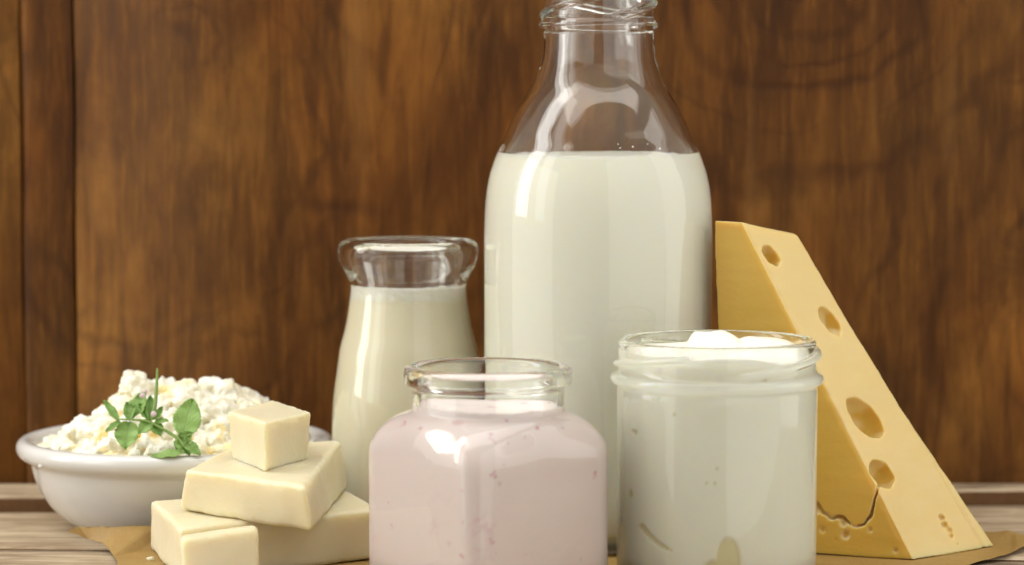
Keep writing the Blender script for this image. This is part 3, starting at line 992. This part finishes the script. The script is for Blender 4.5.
def herb():
    t = empty('herb_sprig', (0, 0, 0))
    tag(t, 'green herb sprig with toothed leaves and tiny pink buds, lying on the white curds', 'herb sprig')
    tube('stem', [(-0.1593, 1.1387, 0.0510), (-0.1536, 1.1380, 0.0509), (-0.1468, 1.1378, 0.0503), (-0.1414, 1.1365, 0.0480), (-0.1343, 1.1345, 0.0439), (-0.1313, 1.1329, 0.0405)],
         [0.0003, 0.0004, 0.00055, 0.0006, 0.0007, 0.0007], M['stem'], t)
    tube('stem', [(-0.1448, 1.1385, 0.0507), (-0.1437, 1.1402, 0.0564), (-0.1433, 1.1430, 0.0640), (-0.1433, 1.1450, 0.0709)],
         [0.0007, 0.00085, 0.0007, 0.0003], M['stem'], t)
    V = Vector
    specs = [
        ((-0.1320, 1.1352, 0.0446), (-0.1287, 1.1420, 0.0596), 0.0122, V((0.15, -1, 0.35)), 0.10, 11),
        ((-0.1544, 1.1383, 0.0503), (-0.1552, 1.1331, 0.0402), 0.0108, V((-0.1, -1, 0.5)), 0.14, 7),
        ((-0.1585, 1.1387, 0.0508), (-0.1640, 1.1420, 0.0590), 0.0042, V((0.9, -1, 0.1)), 0.2, 4),
        ((-0.1576, 1.1383, 0.0503), (-0.1635, 1.1366, 0.0469), 0.0036, V((0, -0.6, 1)), 0.2, 4),
        ((-0.1533, 1.1394, 0.0518), (-0.1492, 1.1440, 0.0620), 0.0088, V((-0.5, -1, 0.3)), 0.2, 6),
        ((-0.1540, 1.1387, 0.0508), (-0.1550, 1.1415, 0.0580), 0.0042, V((0.4, -1, 0.1)), 0.2, 4),
        ((-0.1545, 1.1385, 0.0506), (-0.1522, 1.1405, 0.0570), 0.0034, V((-0.6, -1, 0.1)), 0.2, 4),
        ((-0.1456, 1.1386, 0.0510), (-0.1502, 1.1415, 0.0577), 0.0046, V((0.6, -1, 0.2)), 0.2, 4),
        ((-0.1452, 1.1384, 0.0510), (-0.1458, 1.1435, 0.0606), 0.0046, V((0.3, -1, 0.2)), 0.2, 4),
        ((-0.1450, 1.1380, 0.0507), (-0.1500, 1.1350, 0.0462), 0.0062, V((0.2, -0.7, 0.9)), 0.16, 5),
        ((-0.1439, 1.1378, 0.0500), (-0.1408, 1.1350, 0.0452), 0.0056, V((0.1, -0.8, 0.7)), 0.16, 4),
        ((-0.1435, 1.1383, 0.0503), (-0.1383, 1.1378, 0.0512), 0.0036, V((0, -0.6, 1)), 0.2, 4),
        ((-0.1440, 1.1385, 0.0510), (-0.1410, 1.1405, 0.0562), 0.0036, V((-0.4, -1, 0.2)), 0.2, 4),
        ((-0.1331, 1.1346, 0.0445), (-0.1288, 1.1305, 0.0382), 0.0072, V((0.3, -1, 0.4)), 0.18, 5),
        ((-0.1315, 1.1340, 0.0431), (-0.1246, 1.1300, 0.0384), 0.0052, V((0.1, -0.8, 0.7)), 0.18, 5),
        ((-0.1339, 1.1344, 0.0425), (-0.1284, 1.1350, 0.0462), 0.0058, V((0, -1, 0.3)), 0.18, 5),
        ((-0.1310, 1.1312, 0.0388), (-0.1446, 1.1300, 0.0384), 0.0062, V((0, -0.42, 1)), 0.12, 7),
        ((-0.1324, 1.1352, 0.0446), (-0.1340, 1.1318, 0.0392), 0.0056, V((-0.3, -1, 0.3)), 0.18, 5)]
    for s in specs: leaf(t, *s)
    # pink buds: a few petals round a small core
    for p, s in (((-0.1490, 1.1418, 0.0602), 0.0012), ((-0.1439, 1.1372, 0.0533), 0.0012), ((-0.1480, 1.1432, 0.0618), 0.0009)):
        bm = bmesh.new()
        for k in range(7):
            a = 2 * PI * k / 6
            off = Vector((math.cos(a), -0.35, math.sin(a))) * s * 0.55 if k < 6 else Vector((0, -s * 0.6, 0))
            bmesh.ops.create_icosphere(bm, subdivisions=2, radius=s * 0.5, matrix=Matrix.Translation(Vector(p) + off))
        obj('flower_bud', bm_mesh(bm), M['petal'], t)
    return t


herb()

# ------------------------------------------------------------------ butter
def butter(name, corners, voxel, label, dispf, chip=0.0006, group='blocks of butter', bevel=0.0017):
    bm = hexa(corners)
    me = bm_mesh(bm); o = obj(name, me, M['butter'])
    b = o.modifiers.new('b', 'BEVEL'); b.width = bevel; b.segments = 3; b.limit_method = 'NONE'
    remesh(o, voxel)
    cs = [Vector(p) for p in corners]; cen = sum(cs, Vector()) / 8; planes = []
    for f in ((3, 2, 1, 0), (4, 5, 6, 7), (0, 1, 5, 4), (1, 2, 6, 5), (2, 3, 7, 6), (3, 0, 4, 7)):
        n_ = ((cs[f[2]] - cs[f[0]]).cross(cs[f[3]] - cs[f[1]])).normalized(); p_ = sum((cs[i] for i in f), Vector()) / 4
        if n_.dot(p_ - cen) < 0: n_ = -n_
        planes.append((n_, p_))
    def fn(c, nn):
        ds = sorted(max(0, n_.dot(p_ - c)) for n_, p_ in planes)
        e = max(0, 1 - ds[1] / 0.0028)        # near where two faces meet
        return dispf(c, nn) + e * chip * (0.6 * noise.noise(c * 260) + 0.35 * noise.noise(c * 900) - 1.1 * max(0, noise.noise(c * 90)) - 0.9 * max(0, noise.noise(c * 200 + Vector((9, 0, 0))) - 0.25))
    displace(o.data, fn)
    o.data.polygons.foreach_set('use_smooth', [True] * len(o.data.polygons))
    tag(o, label, 'butter', group)
    return o


def bdisp(seed, amp=0.0010):
    sv = Vector((seed, seed * 1.3, 0))
    def f(c, n):
        d = amp * noise.noise(c * 45 + sv) + amp * 0.15 * noise.noise(c * 150 + sv)
        d += 0.00003 * noise.noise(c * 500 + sv)
        return d
    return f


z0 = 0.0009
butter('butter_block', [(-0.1246, 1.0530, z0), (-0.0510, 1.1000, z0), (-0.0660, 1.1487, z0), (-0.1441, 1.1236, z0),
                        (-0.1240, 1.0535, 0.0205), (-0.0515, 1.0995, 0.0208), (-0.0664, 1.1480, 0.0207), (-0.1440, 1.1230, 0.0208)],
       0.0008, 'widest butter block, lying lowest on the brown paper beneath the other pieces', bdisp(1))
butter('butter_block', [(-0.1196, 1.0210, z0), (-0.0925, 1.0350, z0), (-0.0955, 1.0575, z0), (-0.1218, 1.0405, z0),
                        (-0.1203, 1.0270, 0.0212), (-0.0935, 1.0400, 0.0232), (-0.0956, 1.0570, 0.0215), (-0.1220, 1.0400, 0.0200)],
       0.0007, 'short upright butter piece standing in front of the widest block', bdisp(5, 0.0005))
butter('butter_block', [(-0.1285, 1.0930, 0.0215), (-0.0740, 1.0440, 0.0205), (-0.0665, 1.1480, 0.0215), (-0.1100, 1.1380, 0.0215),
                        (-0.1260, 1.0850, 0.0385), (-0.0762, 1.0390, 0.0385), (-0.0695, 1.1480, 0.0412), (-0.1075, 1.1350, 0.0425)],
       0.0007, 'thick middle butter slab carrying the small cube, overhanging the widest block', bdisp(9))
butter('butter_cube', [(-0.1092, 1.1040, 0.0392), (-0.0936, 1.0710, 0.0392), (-0.0797, 1.1040, 0.0395), (-0.0958, 1.1340, 0.0400),
                       (-0.1106, 1.1040, 0.0582), (-0.0932, 1.0660, 0.0588), (-0.0785, 1.1040, 0.0580), (-0.0962, 1.1380, 0.0587)],
       0.0005, 'small butter cube on top of the stack, nearest the herbs', bdisp(13, 0.0004), bevel=0.0008)


def crumbs():
    spots = [((-0.1405, 1.098, 0.0014), 0.0010, 'tiny butter crumb on the brown paper left of the widest block'),
             ((-0.1345, 1.092, 0.0012), 0.0006, 'tiniest butter crumb on the brown paper beside the widest block'),
             ((-0.0905, 1.0830, 0.0407), 0.0007, 'butter crumb at the foot of the cube, right of its front corner'),
             ((-0.0990, 1.0850, 0.0405), 0.0007, 'butter crumb at the foot of the cube, left of its front corner')]
    for i, (p, s, lb) in enumerate(spots):
        tag(lump('butter_crumb', p, s, M['butter'], (1.5, 1, 0.8), i * 3.0, 2, 0.9), lb, 'butter crumb', 'loose butter crumbs')


crumbs()

# ------------------------------------------------------------------ cheese wedge
def make_cheese():
    zb = 0.0009
    A = Vector((0.0845, 1.1250, zb)); B = Vector((0.1562, 1.0985, zb)); C = Vector((0.1936, 1.1307, zb)); Dd = Vector((0.1215, 1.158, zb))
    Ft = Vector((0.0800, 1.1260, 0.1318)); Bt = Vector((0.0901, 1.1200, 0.1318)); Ct = Vector((0.1138, 1.1363, 0.1256)); Dt = Vector((0.1040, 1.155, 0.1256))
    nL, nR = 26, 40
    bm = hexa([A, B, C, Dd, Ft, Bt, Ct, Dt])
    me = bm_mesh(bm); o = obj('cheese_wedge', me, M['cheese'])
    sd = o.modifiers.new('sub', 'SUBSURF'); sd.subdivision_type = 'SIMPLE'; sd.levels = 5
    apply_mods(o)
    # gentle sag of the long outer edge and a rounded rind side at the foot
    for v in o.data.vertices:
        t = v.co.z / 0.13
        if t > 0.02 and t < 0.98: v.co += Vector((-0.0026, -0.0008, 0)) * math.sin(PI * t) * max(0, min(1, (v.co.x - (0.1562 - 0.5 * v.co.z)) / 0.03))
    # cutters: holes, pits and the crack
    cb = bmesh.new()
    def ell(p, r, rot=(0, 0, 0), seed=0, amp=0.16):
        rr = bmesh.ops.create_icosphere(cb, subdivisions=3, radius=1)
        from mathutils import Euler
        m = Matrix.Translation(p) @ Euler(rot).to_matrix().to_4x4() @ Matrix.Diagonal((*r, 1))
        for v in rr['verts']:
            c = v.co.normalized(); v.co = m @ (c * (1 + amp * noise.noise(c * 1.8 + Vector((seed, 0, 0)))))
    nr = Vector((0.595, -0.691, 0.411)); nl = Vector((-0.344, -0.939, -0.02))
    # frame of the sloping face: u along the slice thickness, v up the slope
    u = (C - B).normalized(); vv = nr.cross(u).normalized()
    if vv.z < 0: vv = -vv
    def onR(p, a, b, depth, tilt=0.0, out=0.0, seed=0, amp=0.16):
        q = Vector(p) + nr * out
        uu = u * math.cos(tilt) + vv * math.sin(tilt); v2 = nr.cross(uu).normalized()
        rot = Matrix((uu, v2, nr)).transposed().to_4x4()
        rr = bmesh.ops.create_icosphere(cb, subdivisions=4, radius=1)
        m = Matrix.Translation(q) @ rot @ Matrix.Diagonal((a, b, depth, 1))
        for v in rr['verts']:
            c = v.co.normalized(); v.co = m @ (c * (1 + amp * noise.noise(c * 1.8 + Vector((seed, 0, 0)))))
    onR((0.1022, 1.1221, 0.1179), 0.0052, 0.0036, 0.0070, -0.9, 0.0000, 1, 0.14)
    onR((0.1262, 1.1276, 0.0915), 0.0068, 0.0042, 0.0062, -1.0, 0.0008, 2, 0.14)
    onR((0.1392, 1.1163, 0.0546), 0.0112, 0.0066, 0.0105, -0.85, 0.0004, 3, 0.14)
    onR((0.1451, 1.1086, 0.0331), 0.0066, 0.0056, 0.0085, -0.6, 0.0000, 4, 0.12)
    for p, s in (((0.1704, 1.1191, 0.0140), 0.0018), ((0.1712, 1.1184, 0.0112), 0.0020), ((0.1735, 1.1183, 0.0090), 0.0019), ((0.1738, 1.1180, 0.0068), 0.0014), ((0.1767, 1.1182, 0.0033), 0.0008)):
        onR(p, s, s * 0.9, s * 0.8, 0, 0, p[0] * 900)
    def onL(p, s, k=1.0, sd=0): ell(Vector(p) + nl * 0.0002, (s, s * 0.8, s * k), seed=sd)
    for i, (p, s) in enumerate((((0.1273, 1.1090, 0.0069), 0.0009), ((0.1220, 1.1108, 0.0105), 0.0015), ((0.1307, 1.1077, 0.0091), 0.0020), ((0.1364, 1.1057, 0.0043), 0.0006),
                                ((0.1400, 1.1042, 0.0116), 0.0013), ((0.1495, 1.1009, 0.0040), 0.0012), ((0.1326, 1.1071, 0.0030), 0.0006), ((0.1255, 1.1095, 0.0035), 0.0007),
                                ((0.1300, 1.1080, 0.0140), 0.0019), ((0.1345, 1.1062, 0.0055), 0.0006), ((0.1195, 1.1118, 0.0190), 0.0024))):
        onL(p, s, 1.1, i * 2.2)
    path = [Vector(p) for p in ((0.1150, 1.1128, 0.0260), (0.1196, 1.1115, 0.0192), (0.1225, 1.1104, 0.0160), (0.1260, 1.1092, 0.0150), (0.1299, 1.1079, 0.0150), (0.1333, 1.1067, 0.0126),
                                (0.1378, 1.1050, 0.0135), (0.1403, 1.1040, 0.0168), (0.1412, 1.1036, 0.0216), (0.1428, 1.1030, 0.0290), (0.1446, 1.1040, 0.0320))]
    wds = [0.0024, 0.0016, 0.0009, 0.0008, 0.0014, 0.0007, 0.0008, 0.0012, 0.0009, 0.0008, 0.0005]
    sub = []
    for i in range(len(path) - 1):
        for k in range(4):
            t = k / 4; p = path[i].lerp(path[i + 1], t)
            p = p + Vector((0.0005 * noise.noise(p * 500), 0, 0.0013 * noise.noise(p * 420 + Vector((3, 0, 0)))))
            sub.append((p, wds[i] + (wds[i + 1] - wds[i]) * t))
    sub.append((path[-1], wds[-1]))
    rings = []
    for i, (p, wd) in enumerate(sub):
        d = (sub[min(i + 1, len(sub) - 1)][0] - sub[max(i - 1, 0)][0]).normalized()
        s = d.cross(nl).normalized()
        dd = nl * 0.004; inn = -nl * 0.0038
        rings.append([cb.verts.new(p + dd + s * wd * 0.9), cb.verts.new(p + inn + s * wd * 0.6 + Vector((0, 0, 0.0009))), cb.verts.new(p + inn - s * wd * 0.6 + Vector((0, 0, 0.0009))), cb.verts.new(p + dd - s * wd * 0.9)])
    for a, b in zip(rings, rings[1:]):
        for k in range(4): cb.faces.new((a[k], a[(k + 1) % 4], b[(k + 1) % 4], b[k]))
    cb.faces.new(rings[0]); cb.faces.new(rings[-1][::-1])
    cm = bm_mesh(cb); co = bpy.data.objects.new('cutter', cm); col.objects.link(co)
    # the cutter pieces overlap one another, so fuse them first
    b = o.modifiers.new('bool', 'BOOLEAN'); b.object = co; b.operation = 'DIFFERENCE'; b.solver = 'EXACT'; b.use_self = True
    apply_mods(o)
    bpy.data.objects.remove(co)
    remesh(o, 0.00045)
    smooth_mesh(o, 3, 0.5)
    planes = []
    cs = [A, B, C, Dd, Ft, Bt, Ct, Dt]; cen = sum(cs, Vector()) / 8
    for q in ((4, 5, 6, 7), (0, 1, 5, 4), (1, 2, 6, 5), (2, 3, 7, 6), (3, 0, 4, 7)):
        n_ = ((cs[q[2]] - cs[q[0]]).cross(cs[q[3]] - cs[q[1]])).normalized(); p_ = sum((cs[i] for i in q), Vector()) / 4
        if n_.dot(p_ - cen) < 0: n_ = -n_
        planes.append((n_, p_))
    def f(c, n):
        ds = sorted(abs(n_.dot(p_ - c)) for n_, p_ in planes)
        e = max(0, 1 - ds[1] / 0.0022)
        return -0.0006 * e * e + e * 0.0003 * noise.noise(c * 260) + 0.0006 * noise.noise(c * 40) + 0.00010 * noise.noise(Vector((c.x * 60, c.y * 60, c.z * 260))) + 0.00003 * noise.noise(c * 900)
    o.data.update()
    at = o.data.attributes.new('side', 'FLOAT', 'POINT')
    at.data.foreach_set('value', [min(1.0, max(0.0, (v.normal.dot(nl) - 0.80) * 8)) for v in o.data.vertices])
    displace(o.data, f)
    o.data.polygons.foreach_set('use_smooth', [True] * len(o.data.polygons))
    tag(o, 'tall yellow cheese wedge with round holes and a cracked foot, leaning shape beside the bottle', 'cheese')
    return o


make_cheese()
bpy.context.view_layer.update()
